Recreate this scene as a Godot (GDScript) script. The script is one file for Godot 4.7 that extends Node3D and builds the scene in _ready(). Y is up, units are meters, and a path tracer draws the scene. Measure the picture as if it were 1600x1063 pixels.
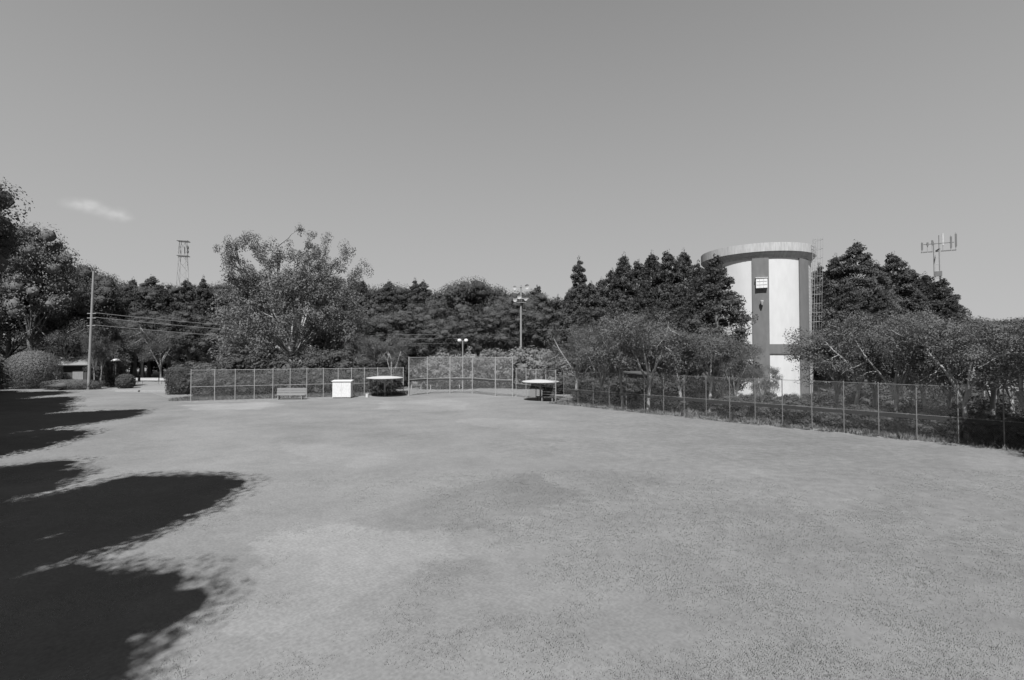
extends Node3D
# A sports field seen in black and white: a lawn-and-soil ground, chain-link fences with a backstop, woods and a water tower behind.
# World: metres, y up, the camera looks along -z. Pixel helpers only turn a pixel of the photograph into a direction.

const EYE := Vector3(0, 4.5, 0)
const FOCAL := 760.0
const PITCH := 0.02302
const FENCE_H := 2.78

var rng := RandomNumberGenerator.new()
var used := {}
var M := {}

# ------------------------------------------------------------------ pixel helpers
func ray(u: float, v: float) -> Vector3:
	var d := Vector3(u - 800.0, 531.5 - v, -FOCAL).rotated(Vector3.RIGHT, PITCH)
	return d / -d.z

func on_ground(u: float, v: float) -> Vector3:
	var d := ray(u, v)
	return EYE + d * (EYE.y / -d.y)

func at_depth(u: float, v: float, z: float) -> Vector3:
	return EYE + ray(u, v) * z

func foot_at(u: float, z: float) -> Vector3:
	var p := at_depth(u, 549.0, z)
	return Vector3(p.x, 0, p.z)

# ------------------------------------------------------------------ naming helpers
func numbered(called: String) -> String:
	if not used.has(called):
		used[called] = 0
		return called
	used[called] += 1
	return "%s_%03d" % [called, used[called]]

func tag(o: Node3D, label: String, category: String, group := "", kind := "") -> Node3D:
	if label: o.set_meta("label", label)
	if category: o.set_meta("category", category)
	if group: o.set_meta("group", group)
	if kind: o.set_meta("kind", kind)
	return o

func thing(called: String, at: Vector3, turn: float, label: String, category: String, group := "") -> Node3D:
	var o := Node3D.new()
	o.name = numbered(called)
	add_child(o)
	o.position = at
	o.rotation.y = turn
	tag(o, label, category, group)
	return o

func part(called: String, mesh: Mesh, mat: Material, parent: Node3D, at := Vector3.ZERO, turn := 0.0) -> MeshInstance3D:
	var o := MeshInstance3D.new()
	o.name = called
	o.mesh = mesh
	if mat: o.material_override = mat
	o.position = at
	o.rotation.y = turn
	parent.add_child(o, true)
	return o

func copy_of(src: Node3D, at: Vector3, turn: float, size: Vector3, label: String, group := "") -> Node3D:
	var o: Node3D = src.duplicate()
	var base: String = src.get_meta("base_name")
	o.name = numbered(base)
	add_child(o)
	o.position = at
	o.rotation.y = turn
	o.scale = size
	o.set_meta("label", label)
	if group: o.set_meta("group", group)
	return o

# ------------------------------------------------------------------ materials
func grey(l: float) -> Color:
	return Color(l, l, l).linear_to_srgb()

func flat_mat(l: float, rough := 0.8, metal := 0.0) -> StandardMaterial3D:
	var m := StandardMaterial3D.new()
	m.albedo_color = grey(l)
	m.roughness = rough
	m.metallic = metal
	return m

func noise_tex(freq: float, lo: float, hi: float, sd: int, size := 512, kind := FastNoiseLite.TYPE_SIMPLEX, octaves := 4) -> ImageTexture:
	var n := FastNoiseLite.new()
	n.seed = sd
	n.noise_type = kind
	n.frequency = freq
	n.fractal_octaves = octaves
	var im := n.get_seamless_image(size, size)
	im.convert(Image.FORMAT_L8)
	var data := im.get_data()
	var lut := PackedByteArray()
	lut.resize(256)
	for i in 256:
		lut[i] = int(round(255.0 * grey(lerpf(lo, hi, i / 255.0)).r))
	for i in data.size():
		data[i] = lut[data[i]]
	return ImageTexture.create_from_image(Image.create_from_data(size, size, false, Image.FORMAT_L8, data))

func worn_mat(l: float, tex: Texture2D, scale: Vector3, rough := 0.85) -> StandardMaterial3D:
	var m := flat_mat(l, rough)
	m.albedo_texture = tex
	m.uv1_triplanar = true
	m.uv1_world_triplanar = true
	m.uv1_scale = scale
	return m

func leaf_mat(l: float) -> StandardMaterial3D:
	var m := flat_mat(l, 0.75)
	m.vertex_color_use_as_albedo = true
	m.cull_mode = BaseMaterial3D.CULL_DISABLED
	m.backlight_enabled = true
	m.backlight = grey(0.7)
	m.metallic_specular = 0.25
	return m

func make_materials() -> void:
	var blotch := noise_tex(0.02, 0.75, 1.0, 5)
	var streak := noise_tex(0.012, 0.6, 1.0, 9)
	M.leaf = leaf_mat(0.095)
	M.leaf_light = leaf_mat(0.145)
	M.leaf_pale = leaf_mat(0.19)
	M.bark = worn_mat(0.16, noise_tex(0.05, 0.5, 1.0, 3, 256), Vector3(1.2, 0.35, 1.2))
	M.bark_pale = worn_mat(0.36, noise_tex(0.05, 0.45, 1.0, 4, 256), Vector3(1.2, 0.5, 1.2))
	M.leaf_big = leaf_mat(0.175)
	M.pale_roof = worn_mat(0.42, blotch, Vector3(0.7, 0.3, 0.7), 0.6)
	M.dull_steel = worn_mat(0.15, blotch, Vector3(0.4, 0.4, 0.4), 0.7)
	M.steel = worn_mat(0.30, blotch, Vector3(0.4, 0.4, 0.4), 0.55)
	M.wire = flat_mat(0.26, 0.6)
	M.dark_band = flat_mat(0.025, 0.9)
	M.white = worn_mat(0.50, noise_tex(0.02, 0.9, 1.0, 6), Vector3(0.15, 0.05, 0.15), 0.7)
	M.white_paint = worn_mat(0.62, blotch, Vector3(0.7, 0.3, 0.7), 0.6)
	M.tower_dark = worn_mat(0.135, blotch, Vector3(0.2, 0.06, 0.2), 0.85)
	M.concrete = worn_mat(0.42, streak, Vector3(0.5, 0.08, 0.5), 0.9)
	M.concrete_pole = worn_mat(0.24, blotch, Vector3(0.5, 0.1, 0.5), 0.9)
	M.roof = worn_mat(0.2, blotch, Vector3(0.6, 0.6, 0.6), 0.8)
	M.wall = worn_mat(0.06, blotch, Vector3(0.3, 0.3, 0.3), 0.9)
	M.wood = worn_mat(0.22, blotch, Vector3(0.5, 3.0, 3.0), 0.8)
	M.dark_wood = flat_mat(0.03, 0.8)
	M.asphalt = worn_mat(0.2, blotch, Vector3(0.4, 0.4, 0.4), 0.95)
	M.kerb = worn_mat(0.3, blotch, Vector3(0.6, 0.6, 0.6), 0.9)
	M.glass = flat_mat(0.05, 0.15)
	M.cable = flat_mat(0.12, 0.6)

# ------------------------------------------------------------------ shape helpers
class Shape:
	var v := PackedVector3Array()
	var n := PackedVector3Array()
	var c := PackedColorArray()
	var t := PackedVector2Array()
	var i := PackedInt32Array()

	func quad(a: Vector3, b: Vector3, d: Vector3, e: Vector3, normal: Vector3) -> void:
		var k := v.size()
		v.append_array([a, b, d, e])
		n.append_array([normal, normal, normal, normal])
		if (b - a).cross(d - a).dot(normal) > 0:
			i.append_array([k, k + 2, k + 1, k, k + 3, k + 2])
		else:
			i.append_array([k, k + 1, k + 2, k, k + 2, k + 3])

	func box(center: Vector3, size: Vector3, b := Basis.IDENTITY) -> void:
		for axis in 3:
			for s in [-1.0, 1.0]:
				var nn := Vector3.ZERO
				nn[axis] = s
				var p := Vector3.ZERO
				var q := Vector3.ZERO
				p[(axis + 1) % 3] = size[(axis + 1) % 3] / 2
				q[(axis + 2) % 3] = size[(axis + 2) % 3] / 2
				var o: Vector3 = nn * size[axis] / 2
				quad(center + b * (o - p - q), center + b * (o + p - q), center + b * (o + p + q), center + b * (o - p + q), b * nn)

	func tube(path: Array, radii: Array, sides := 8, caps := true) -> void:
		var side := Vector3.ZERO
		var first := v.size()
		for k in path.size():
			var a: Vector3 = path[maxi(k - 1, 0)]
			var b: Vector3 = path[mini(k + 1, path.size() - 1)]
			var along := (b - a).normalized()
			if side == Vector3.ZERO:
				side = along.cross(Vector3.FORWARD if absf(along.z) < 0.9 else Vector3.RIGHT).normalized()
			else:
				side = (side - along * side.dot(along)).normalized()
			var other := along.cross(side)
			for s in sides:
				var ang := TAU * s / sides
				var dirn := side * cos(ang) + other * sin(ang)
				v.append(path[k] + dirn * radii[k])
				n.append(dirn)
		for k in path.size() - 1:
			for s in sides:
				var p := first + k * sides + s
				var q := first + k * sides + (s + 1) % sides
				face(p, q, q + sides)
				face(p, q + sides, p + sides)
		if caps:
			for e in [0, path.size() - 1]:
				var d: Vector3 = (path[e] - path[1 if e == 0 else e - 1]).normalized()
				var k0 := v.size()
				v.append(path[e])
				n.append(d)
				for s in sides:
					v.append(v[first + e * sides + s])
					n.append(d)
				for s in sides:
					face(k0, k0 + 1 + s, k0 + 1 + (s + 1) % sides)

	func face(a: int, b: int, d: int) -> void:
		if (v[b] - v[a]).cross(v[d] - v[a]).dot(n[a] + n[b] + n[d]) > 0:
			i.append_array([a, d, b])
		else:
			i.append_array([a, b, d])

	func lathe(profile: Array, from := 0.0, to := TAU, steps := 48, center := Vector3.ZERO) -> void:
		# profile: Vector2(radius, height), each span flat-shaded along its length
		for k in profile.size() - 1:
			var p: Vector2 = profile[k]
			var q: Vector2 = profile[k + 1]
			var pn := Vector2(q.y - p.y, p.x - q.x).normalized()
			var first := v.size()
			for s in steps + 1:
				var a := lerpf(from, to, float(s) / steps)
				var d := Vector3(sin(a), 0, cos(a))
				for w in [p, q]:
					v.append(center + d * w.x + Vector3.UP * w.y)
					n.append(d * pn.x + Vector3.UP * pn.y)
			for s in steps:
				var m := first + s * 2
				if p.x > 0.0005: face(m, m + 2, m + 1)
				if q.x > 0.0005: face(m + 2, m + 3, m + 1)

	func leaf(at: Vector3, normal: Vector3, along: Vector3, length: float, width: float, tone: float) -> void:
		var side := normal.cross(along).normalized()
		var ahead := side.cross(normal)
		var k := v.size()
		var col := Color(tone, tone, tone)
		v.append(at - ahead * length * 0.5)
		v.append(at + side * width * 0.5)
		v.append(at + ahead * length * 0.5)
		v.append(at - side * width * 0.5)
		n.append(normal); n.append(normal); n.append(normal); n.append(normal)
		c.append(col); c.append(col); c.append(col); c.append(col)
		i.append(k); i.append(k + 1); i.append(k + 2)
		i.append(k); i.append(k + 2); i.append(k + 3)

	func done(mat: Material = null) -> ArrayMesh:
		var a := []
		a.resize(Mesh.ARRAY_MAX)
		a[Mesh.ARRAY_VERTEX] = v
		a[Mesh.ARRAY_NORMAL] = n
		if c.size() == v.size(): a[Mesh.ARRAY_COLOR] = c
		if t.size() == v.size(): a[Mesh.ARRAY_TEX_UV] = t
		a[Mesh.ARRAY_INDEX] = i
		var mesh := ArrayMesh.new()
		mesh.add_surface_from_arrays(Mesh.PRIMITIVE_TRIANGLES, a)
		if mat: mesh.surface_set_material(0, mat)
		return mesh

func cloud_cover() -> ImageTexture:
	# one small torn cloud low in an otherwise clear sky
	var w := 4096
	var h := 2048
	var im := Image.create(w, h, false, Image.FORMAT_RGBA8)
	im.fill(Color(1, 1, 1, 0))
	var n := FastNoiseLite.new()
	n.seed = 8
	n.frequency = 0.06
	n.fractal_octaves = 4
	var blobs := [[-42.0, 12.75, 0.75, 0.36, 0.8], [-41.2, 12.8, 0.7, 0.42, 1.0], [-40.4, 12.55, 0.7, 0.36, 0.85], [-39.6, 12.35, 0.6, 0.36, 0.9], [-39.0, 12.4, 0.5, 0.42, 0.75], [-38.7, 12.25, 0.45, 0.25, 0.5]]
	for y in range(int(h * (90.0 - 15.0) / 180), int(h * (90.0 - 10.0) / 180)):
		for x in range(int(w * (360.0 - 46.0) / 360), int(w * (360.0 - 35.0) / 360)):
			var az := x * 360.0 / w - 360.0
			var up := 90.0 - y * 180.0 / h
			var a := 0.0
			for b in blobs:
				var q := Vector2((az - b[0]) / b[2], (up - b[1]) / b[3])
				a = maxf(a, b[4] * exp(-q.length_squared() * 0.9))
			a *= 0.8 + 0.6 * n.get_noise_2d(x, y * 1.6)
			im.set_pixel(x, y, Color(1, 1, 1, clampf(a * 0.13, 0, 1)))
	return ImageTexture.create_from_image(im)

func box_mesh(size: Vector3, at := Vector3.ZERO) -> ArrayMesh:
	var s := Shape.new()
	s.box(at, size)
	return s.done()

func pipe_mesh(a: Vector3, b: Vector3, r: float, r2 := -1.0, sides := 10) -> ArrayMesh:
	var s := Shape.new()
	s.tube([a, b], [r, r2 if r2 > 0 else r], sides)
	return s.done()

func rand_dir() -> Vector3:
	var z := rng.randf_range(-1, 1)
	var a := rng.randf() * TAU
	var r := sqrt(1 - z * z)
	return Vector3(r * cos(a), z, r * sin(a))

func jitter(s: float) -> float:
	return rng.randf_range(-s, s)

# a clump of leaves in an ellipsoid, thicker near its skin
func clump(s: Shape, at: Vector3, r: Vector3, count: int, size: float, tone: float, turn := 0.0, inner := 0.45, wild := 0.6) -> void:
	for k in count:
		var d := rand_dir()
		var f := lerpf(inner, 1.08, sqrt(rng.randf()))
		var p := d * f * r
		if turn != 0.0: p = p.rotated(Vector3.UP, turn)
		var nn := (d + rand_dir() * wild + Vector3(0, 0.35, 0)).normalized()
		var l := size * rng.randf_range(0.65, 1.35)
		s.leaf(at + p, nn, rand_dir(), l, l * rng.randf_range(0.45, 0.75), tone * rng.randf_range(0.82, 1.18))

# the close-set heart of a clump: a rough lump of foliage under the loose outer leaves
func heart(s: Shape, at: Vector3, r: Vector3, tone: float, turn := 0.0) -> void:
	var first := s.v.size()
	var col := Color(tone, tone, tone)
	for j in 5:
		var lat := PI * (j / 4.0 - 0.5)
		for k in 7:
			var a := TAU * k / 7.0 + j * 0.4
			var d := Vector3(cos(lat) * cos(a), sin(lat), cos(lat) * sin(a))
			var p := d * r * rng.randf_range(0.78, 1.12)
			if turn != 0.0:
				p = p.rotated(Vector3.UP, turn)
				d = d.rotated(Vector3.UP, turn)
			s.v.append(at + p)
			s.n.append((d + rand_dir() * 0.25).normalized())
			s.c.append(col)
	for j in 4:
		for k in 7:
			var a0 := first + j * 7 + k
			var a1 := first + j * 7 + (k + 1) % 7
			if j > 0: s.face(a0, a1, a0 + 7)
			if j < 3: s.face(a1, a1 + 7, a0 + 7)

func wander(a: Vector3, b: Vector3, bend: float, steps := 4) -> Array:
	var out := [a]
	for k in range(1, steps):
		var f := float(k) / steps
		out.append(a.lerp(b, f) + Vector3(jitter(bend), jitter(bend * 0.5), jitter(bend)))
	out.append(b)
	return out

func taper(a: float, b: float, count: int) -> Array:
	var out := []
	for k in count:
		out.append(lerpf(a, b, float(k) / (count - 1)))
	return out

# ------------------------------------------------------------------ tree prototypes (kept aside, never added to the scene themselves)
func proto(called: String, height: float, trunk: Shape, crown: Shape, bark: Material, leaves: Material, category := "tree") -> Node3D:
	var o := Node3D.new()
	o.set_meta("base_name", called)
	o.set_meta("height", height)
	o.set_meta("category", category)
	if trunk: part("trunk", trunk.done(), bark, o)
	part("crown", crown.done(), leaves, o)
	return o

func make_cedar(sd: int, h: float, r: float, leaf_size: float, low := 0.1, ragged := 0.25, dens := 1.0, leaves: Material = null) -> Node3D:
	rng.seed = sd
	var tr := Shape.new()
	tr.tube([Vector3(0, -0.3, 0), Vector3(0, 1.2, 0), Vector3(jitter(0.1), h * 0.5, jitter(0.1)), Vector3(0, h * 0.97, 0)], [0.34, 0.26, 0.17, 0.03], 8)
	var cr := Shape.new()
	var y := h * low
	var gap := 0.95
	while y < h * 0.985:
		var t := (y - h * low) / (h * (1 - low))
		var rad := r * pow(1 - t, 0.72) * minf(1.0, 0.55 + t * 3.0)
		var size := clampf(rad * 0.34, 0.34, 0.82)
		var count := maxi(1, int(round(TAU * maxf(rad - size * 0.5, 0.1) / (size * 1.75))))
		var a0 := rng.randf() * TAU
		for k in count:
			if rng.randf() < 0.07: continue
			var a := a0 + TAU * k / count + jitter(0.35)
			var out := maxf(rad - size * 0.55, 0.05) * rng.randf_range(1 - ragged, 1 + ragged * 0.6)
			var at := Vector3(cos(a) * out, y + jitter(0.35), sin(a) * out)
			var s := size * rng.randf_range(0.75, 1.2)
			var tone := rng.randf_range(0.75, 1.22)
			heart(cr, at, Vector3(s * 0.66, s * 0.46, s * 0.56), tone, -a)
			clump(cr, at, Vector3(s * 1.15, s * 0.85, s), int(230 * dens * (0.3 + s * s)), leaf_size, tone, -a, 0.55, 0.7)
			if out > 0.9:
				tr.tube([Vector3(0, y - 0.2, 0), at * Vector3(0.9, 1, 0.9)], [0.045, 0.015], 4, false)
		y += gap * rng.randf_range(0.85, 1.15) * clampf(size * 1.35, 0.5, 1.1)
	clump(cr, Vector3(0, h * 0.98, 0), Vector3(0.22, 0.5, 0.22), 26, leaf_size, 1.1)
	return proto("cedar_tree", h, tr, cr, M.bark, leaves if leaves else M.leaf)

func make_broadleaf(sd: int, h: float, r: float, leaf_size: float, low := 0.25, leaves: Material = null, dens := 1.0, called := "broadleaf_tree", thick := 1.0) -> Node3D:
	rng.seed = sd
	var tr := Shape.new()
	var mid := Vector3(jitter(0.3), h * low * 1.25, jitter(0.3))
	tr.tube([Vector3(0, -0.3, 0), Vector3(jitter(0.1), h * low * 0.6, jitter(0.1)), mid, Vector3(0, h * 0.72, 0)], [0.38, 0.3, 0.26, 0.06], 8)
	var cr := Shape.new()
	var cy := h * (1 + low) * 0.5
	var ry := h * (1 - low) * 0.5
	var lobes := []
	for k in 7:
		var d := rand_dir()
		lobes.append([d, rng.randf_range(0.85, 1.12)])
	for k in int(130 * dens):
		var d := rand_dir()
		var f := rng.randf_range(0.62, 0.95) if k % 5 else rng.randf_range(0.2, 0.6)
		for lb in lobes:
			if d.dot(lb[0]) > 0.75: f *= lb[1]
		var s := r * rng.randf_range(0.2, 0.37)
		if d.y < -0.55: continue
		var at := Vector3(0, cy, 0) + d * Vector3(r, ry, r) * f
		at.y = minf(at.y, h - s * 0.6)
		var tone := rng.randf_range(0.75, 1.25)
		heart(cr, at, Vector3(s * 0.6, s * 0.42, s * 0.6), tone)
		clump(cr, at, Vector3(s * 1.1, s * 0.8, s * 1.1), int(thick * 75 * (0.4 + s * s * 0.35)), leaf_size, tone, 0.0, 0.55, 0.7)
		if k % 6 == 0 and f > 0.6:
			var path := wander(mid, at, 0.25)
			tr.tube(path, taper(0.11, 0.02, path.size()), 5, false)
	return proto(called, h, tr, cr, M.bark, leaves if leaves else M.leaf)

# low spreading tree with pale limbs that fork near the ground and flat layers of small leaves
func make_cherry(sd: int, h: float, r: float, leaf_size: float, leaves: Material, fork := 1.5) -> Node3D:
	rng.seed = sd
	var tr := Shape.new()
	var cr := Shape.new()
	var lean := Vector3(jitter(0.35), 0, jitter(0.2))
	var top := Vector3(lean.x, fork, lean.z)
	tr.tube([Vector3(0, -0.3, 0), Vector3(lean.x * 0.2, fork * 0.4, 0), top], [0.15, 0.115, 0.11], 8)
	var limbs := 5
	var a0 := rng.randf() * TAU
	for k in limbs:
		var a := a0 + TAU * k / limbs + jitter(0.4)
		var out := r * rng.randf_range(0.45, 0.7)
		var knee := top + Vector3(cos(a) * out * 0.45, (h - fork) * rng.randf_range(0.35, 0.5), sin(a) * out * 0.45)
		var end := Vector3(cos(a) * out, h * rng.randf_range(0.75, 0.93), sin(a) * out)
		tr.tube([top, top.lerp(knee, 0.5) + Vector3(jitter(0.12), 0.05, jitter(0.12)), knee, knee.lerp(end, 0.5) + Vector3(jitter(0.2), jitter(0.1), jitter(0.2)), end], [0.085, 0.075, 0.062, 0.045, 0.02], 7, false)
		for j in 6:
			var from := knee.lerp(end, rng.randf_range(-0.25, 1.0))
			var b := a + jitter(1.3)
			var reach := r * rng.randf_range(0.3, 0.62)
			var tip := from + Vector3(cos(b) * reach, jitter(1.3) + 0.1, sin(b) * reach)
			tip.y = clampf(tip.y, maxf(fork + 0.5, h * 0.38), h - 0.25)
			var path := wander(from, tip, 0.16)
			tr.tube(path, taper(0.035, 0.01, path.size()), 5, false)
			for q in 3:
				var at := from.lerp(tip, rng.randf_range(0.45, 1.08)) + Vector3(jitter(0.35), rng.randf_range(-0.3, 0.6), jitter(0.35))
				var s := r * rng.randf_range(0.12, 0.23)
				clump(cr, at, Vector3(s * 1.25, s * 0.75, s * 1.1), 150, leaf_size, rng.randf_range(0.8, 1.2), b, 0.2, 0.7)
		clump(cr, end + Vector3(0, 0.1, 0), Vector3(r * 0.22, r * 0.2, r * 0.2), 200, leaf_size, rng.randf_range(0.85, 1.2), a, 0.2, 0.7)
	return proto("cherry_tree", h, tr, cr, M.bark_pale, leaves)

# tall spreading tree: bare pale limbs rise through open bunches of foliage
func make_big_tree(sd: int, h: float, r: float, leaf_size: float) -> Node3D:
	rng.seed = sd
	var tr := Shape.new()
	var cr := Shape.new()
	var fork := Vector3(0, h * 0.2, 0)
	tr.tube([Vector3(0, -0.4, 0), Vector3(0.1, h * 0.1, 0), fork], [0.6, 0.45, 0.4], 12)
	for k in 17:
		var a := TAU * k / 17.0 + jitter(0.25)
		var out := r * (rng.randf_range(0.25, 0.55) if k % 3 == 0 else rng.randf_range(0.6, 0.9))
		var end := Vector3(cos(a) * out, h * (rng.randf_range(0.9, 1.0) if k % 3 == 0 else rng.randf_range(0.76, 0.97)) * (1.0 - 0.2 * pow(out / r, 2.0)), sin(a) * out)
		var knee := fork.lerp(end, 0.45) + Vector3(cos(a) * 0.8, -0.3, sin(a) * 0.8)
		var path := [fork, fork.lerp(knee, 0.5) + Vector3(jitter(0.3), jitter(0.2), jitter(0.3)), knee, knee.lerp(end, 0.5) + Vector3(jitter(0.5), jitter(0.3), jitter(0.5)), end]
		tr.tube(path, [0.15, 0.13, 0.11, 0.08, 0.03], 8, false)
		for j in 13:
			var f := rng.randf_range(0.1, 1.0)
			var from := knee.lerp(end, f)
			var b := a + jitter(1.5)
			var reach := r * rng.randf_range(0.14, 0.34)
			var tip := from + Vector3(cos(b) * reach, rng.randf_range(0.2, 2.2), sin(b) * reach)
			var pth := wander(from, tip, 0.2)
			tr.tube(pth, taper(0.09, 0.02, pth.size()), 5, false)
			for q in 2:
				var s := rng.randf_range(0.35, 0.8)
				var at := from.lerp(tip, rng.randf_range(0.6, 1.1)) + Vector3(jitter(0.4), rng.randf_range(0, 0.6), jitter(0.4))
				clump(cr, at, Vector3(s, s * 1.35, s), int(105 * (0.35 + s)), leaf_size, rng.randf_range(0.75, 1.3), 0.0, 0.3)
	# the lower skirts of the crown
	for k in 480:
		var a := rng.randf() * TAU
		var out := r * sqrt(rng.randf_range(0.12, 0.98))
		var s := rng.randf_range(0.7, 1.25)
		clump(cr, Vector3(cos(a) * out, h * rng.randf_range(0.06, 0.78) * (1.0 - 0.22 * pow(out / r, 3.0)), sin(a) * out), Vector3(s, s * 0.8, s), int(100 * (0.4 + s * 0.7)), leaf_size * 1.2, rng.randf_range(0.65, 1.2))
	return proto("spreading_tree", h, tr, cr, M.bark_pale, M.leaf_big)

func make_shrub(sd: int, h: float, r: float, leaf_size: float, leaves: Material, called := "shrub") -> Node3D:
	rng.seed = sd
	var tr := Shape.new()
	var cr := Shape.new()
	for k in 6:
		var a := TAU * k / 6.0 + jitter(0.5)
		var tip := Vector3(cos(a) * r * 0.6, h * rng.randf_range(0.5, 0.85), sin(a) * r * 0.6)
		var pth := wander(Vector3(cos(a) * 0.08, -0.1, sin(a) * 0.08), tip, 0.08)
		tr.tube(pth, taper(0.035, 0.01, pth.size()), 5, false)
	for k in 42:
		var d := rand_dir()
		var f := rng.randf_range(0.55, 0.9)
		var s := r * rng.randf_range(0.22, 0.34)
		var at := Vector3(0, h * 0.48, 0) + d * Vector3(r, h * 0.48, r) * f
		at.y = clampf(at.y, s * 0.4, h - s * 0.6)
		var tone := rng.randf_range(0.75, 1.25)
		heart(cr, at, Vector3(s, s * 0.8, s) * 0.55, tone)
		clump(cr, at, Vector3(s, s * 0.8, s), 130, leaf_size, tone, 0.0, 0.7, 0.6)
	return proto(called, h, tr, cr, M.bark, leaves, "shrub")

func clipped_mass(sd: int, size: Vector3, count: int, leaf_size: float, round_power := 2.0) -> Shape:
	# a trimmed shape with a close-set heart: leaves on and just under a superellipsoid skin, base cut flat at y = 0
	rng.seed = sd
	var cr := Shape.new()
	for j in 3: heart(cr, Vector3(0, size.y * 0.85, 0), size * 0.68, 1.0, j * 0.7)
	var made := 0
	while made < count:
		var d := rand_dir()
		var q := pow(pow(absf(d.x), round_power) + pow(absf(d.y), round_power) + pow(absf(d.z), round_power), -1.0 / round_power)
		var p := d * q * rng.randf_range(0.84, 1.03)
		if p.y < -0.85: continue
		var at := Vector3(p.x * size.x, (p.y + 0.85) * size.y, p.z * size.z)
		made += 1
		var l := leaf_size * rng.randf_range(0.7, 1.3)
		cr.leaf(at, (d + rand_dir() * 0.55).normalized(), rand_dir(), l, l * 0.6, rng.randf_range(0.8, 1.2))
	return cr

# ------------------------------------------------------------------ ground
func inside(p: Vector2, poly: PackedVector2Array) -> bool:
	return Geometry2D.is_point_in_polygon(p, poly)

func field_texture(x0: float, z0: float, w: float, d: float, nx: int, nz: int) -> ImageTexture:
	var broad := FastNoiseLite.new()
	broad.seed = 11
	broad.frequency = 0.0075
	broad.fractal_octaves = 5
	var a := broad.get_image(nx, nz).get_data()
	broad.seed = 23
	broad.frequency = 0.03
	broad.fractal_octaves = 4
	var b := broad.get_image(nx, nz).get_data()
	broad.seed = 37
	broad.frequency = 0.19
	broad.fractal_octaves = 3
	var c := broad.get_image(nx, nz).get_data()
	var tone := PackedFloat32Array()
	tone.resize(nx * nz)
	for k in nx * nz:
		var g := (a[k] - 128) * 0.0011 + (b[k] - 128) * 0.0009 + (c[k] - 128) * 0.0006
		tone[k] = 1.0 + g
	# grass is thicker and a little darker to the right and near; bare soil lies to the left and far
	for j in nz:
		var z := z0 + d * (j + 0.5) / nz
		for k in nx:
			var x := x0 + w * (k + 0.5) / nx
			var q := j * nx + k
			var grass := clampf((x + 3.0 - absf(z - 16.0) * 0.25 + (a[q] - 128) * 0.08) / 9.0, 0.0, 1.0)
			tone[q] *= 1.0 - 0.10 * grass + (c[q] - 128) * 0.0006 * grass
	# worn patches: [gain, outline in pixels of the photograph]
	var patches := [
		[0.89, [545, 818, 620, 790, 700, 770, 760, 752, 800, 742, 850, 748, 905, 775, 930, 792, 870, 800, 800, 812, 730, 824, 655, 832, 600, 826]],
		[0.93, [765, 757, 810, 741, 850, 748, 912, 790, 880, 796, 800, 790]],
		[0.92, [925, 760, 970, 742, 1045, 750, 1035, 764, 960, 786]],
		[1.15, [430, 835, 520, 828, 600, 828, 655, 838, 715, 857, 660, 870, 640, 892, 600, 902, 545, 930, 480, 975, 390, 1000, 330, 960, 360, 900]],
		[0.92, [636, 894, 690, 866, 718, 860, 765, 882, 705, 896, 655, 905]],
		[1.14, [600, 628, 700, 623, 735, 630, 730, 641, 640, 645, 590, 640]],
		[1.2, [285, 633, 420, 628, 440, 633, 400, 640, 300, 642]],
		[1.07, [430, 690, 560, 700, 640, 720, 560, 735, 470, 720]],
		[1.08, [700, 655, 830, 655, 900, 665, 780, 672]],
		[0.95, [740, 690, 800, 676, 880, 690, 850, 712, 770, 714]],
	]
	for pt in patches:
		var poly := PackedVector2Array()
		var lo := Vector2(INF, INF)
		var hi := -lo
		for k in pt[1].size() / 2:
			var g := on_ground(pt[1][k * 2], pt[1][k * 2 + 1])
			var p := Vector2(g.x, -g.z)
			poly.append(p)
			lo = lo.min(p)
			hi = hi.max(p)
		var j0 := clampi(int((lo.y - 2 - z0) / d * nz), 0, nz - 1)
		var j1 := clampi(int((hi.y + 2 - z0) / d * nz), 0, nz - 1)
		var k0 := clampi(int((lo.x - 2 - x0) / w * nx), 0, nx - 1)
		var k1 := clampi(int((hi.x + 2 - x0) / w * nx), 0, nx - 1)
		for j in range(j0, j1):
			for k in range(k0, k1):
				var q := j * nx + k
				var ragged := Vector2((b[q] - 128) * 0.006 + (c[q] - 128) * 0.004, (c[(q * 7 + 311) % (nx * nz)] - 128) * 0.002 + (b[(q + nx * 90) % (nx * nz)] - 128) * 0.006)
				if inside(Vector2(x0 + w * (k + 0.5) / nx, z0 + d * (j + 0.5) / nz) + ragged, poly):
					tone[q] *= pt[0]
	var data := PackedByteArray()
	data.resize(nx * nz)
	for k in nx * nz:
		data[k] = clampi(int(pow(clampf(tone[k] * 0.62, 0.0, 1.0), 1.0 / 2.2) * 255.0), 0, 255)
	return ImageTexture.create_from_image(Image.create_from_data(nx, nz, false, Image.FORMAT_L8, data))

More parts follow.
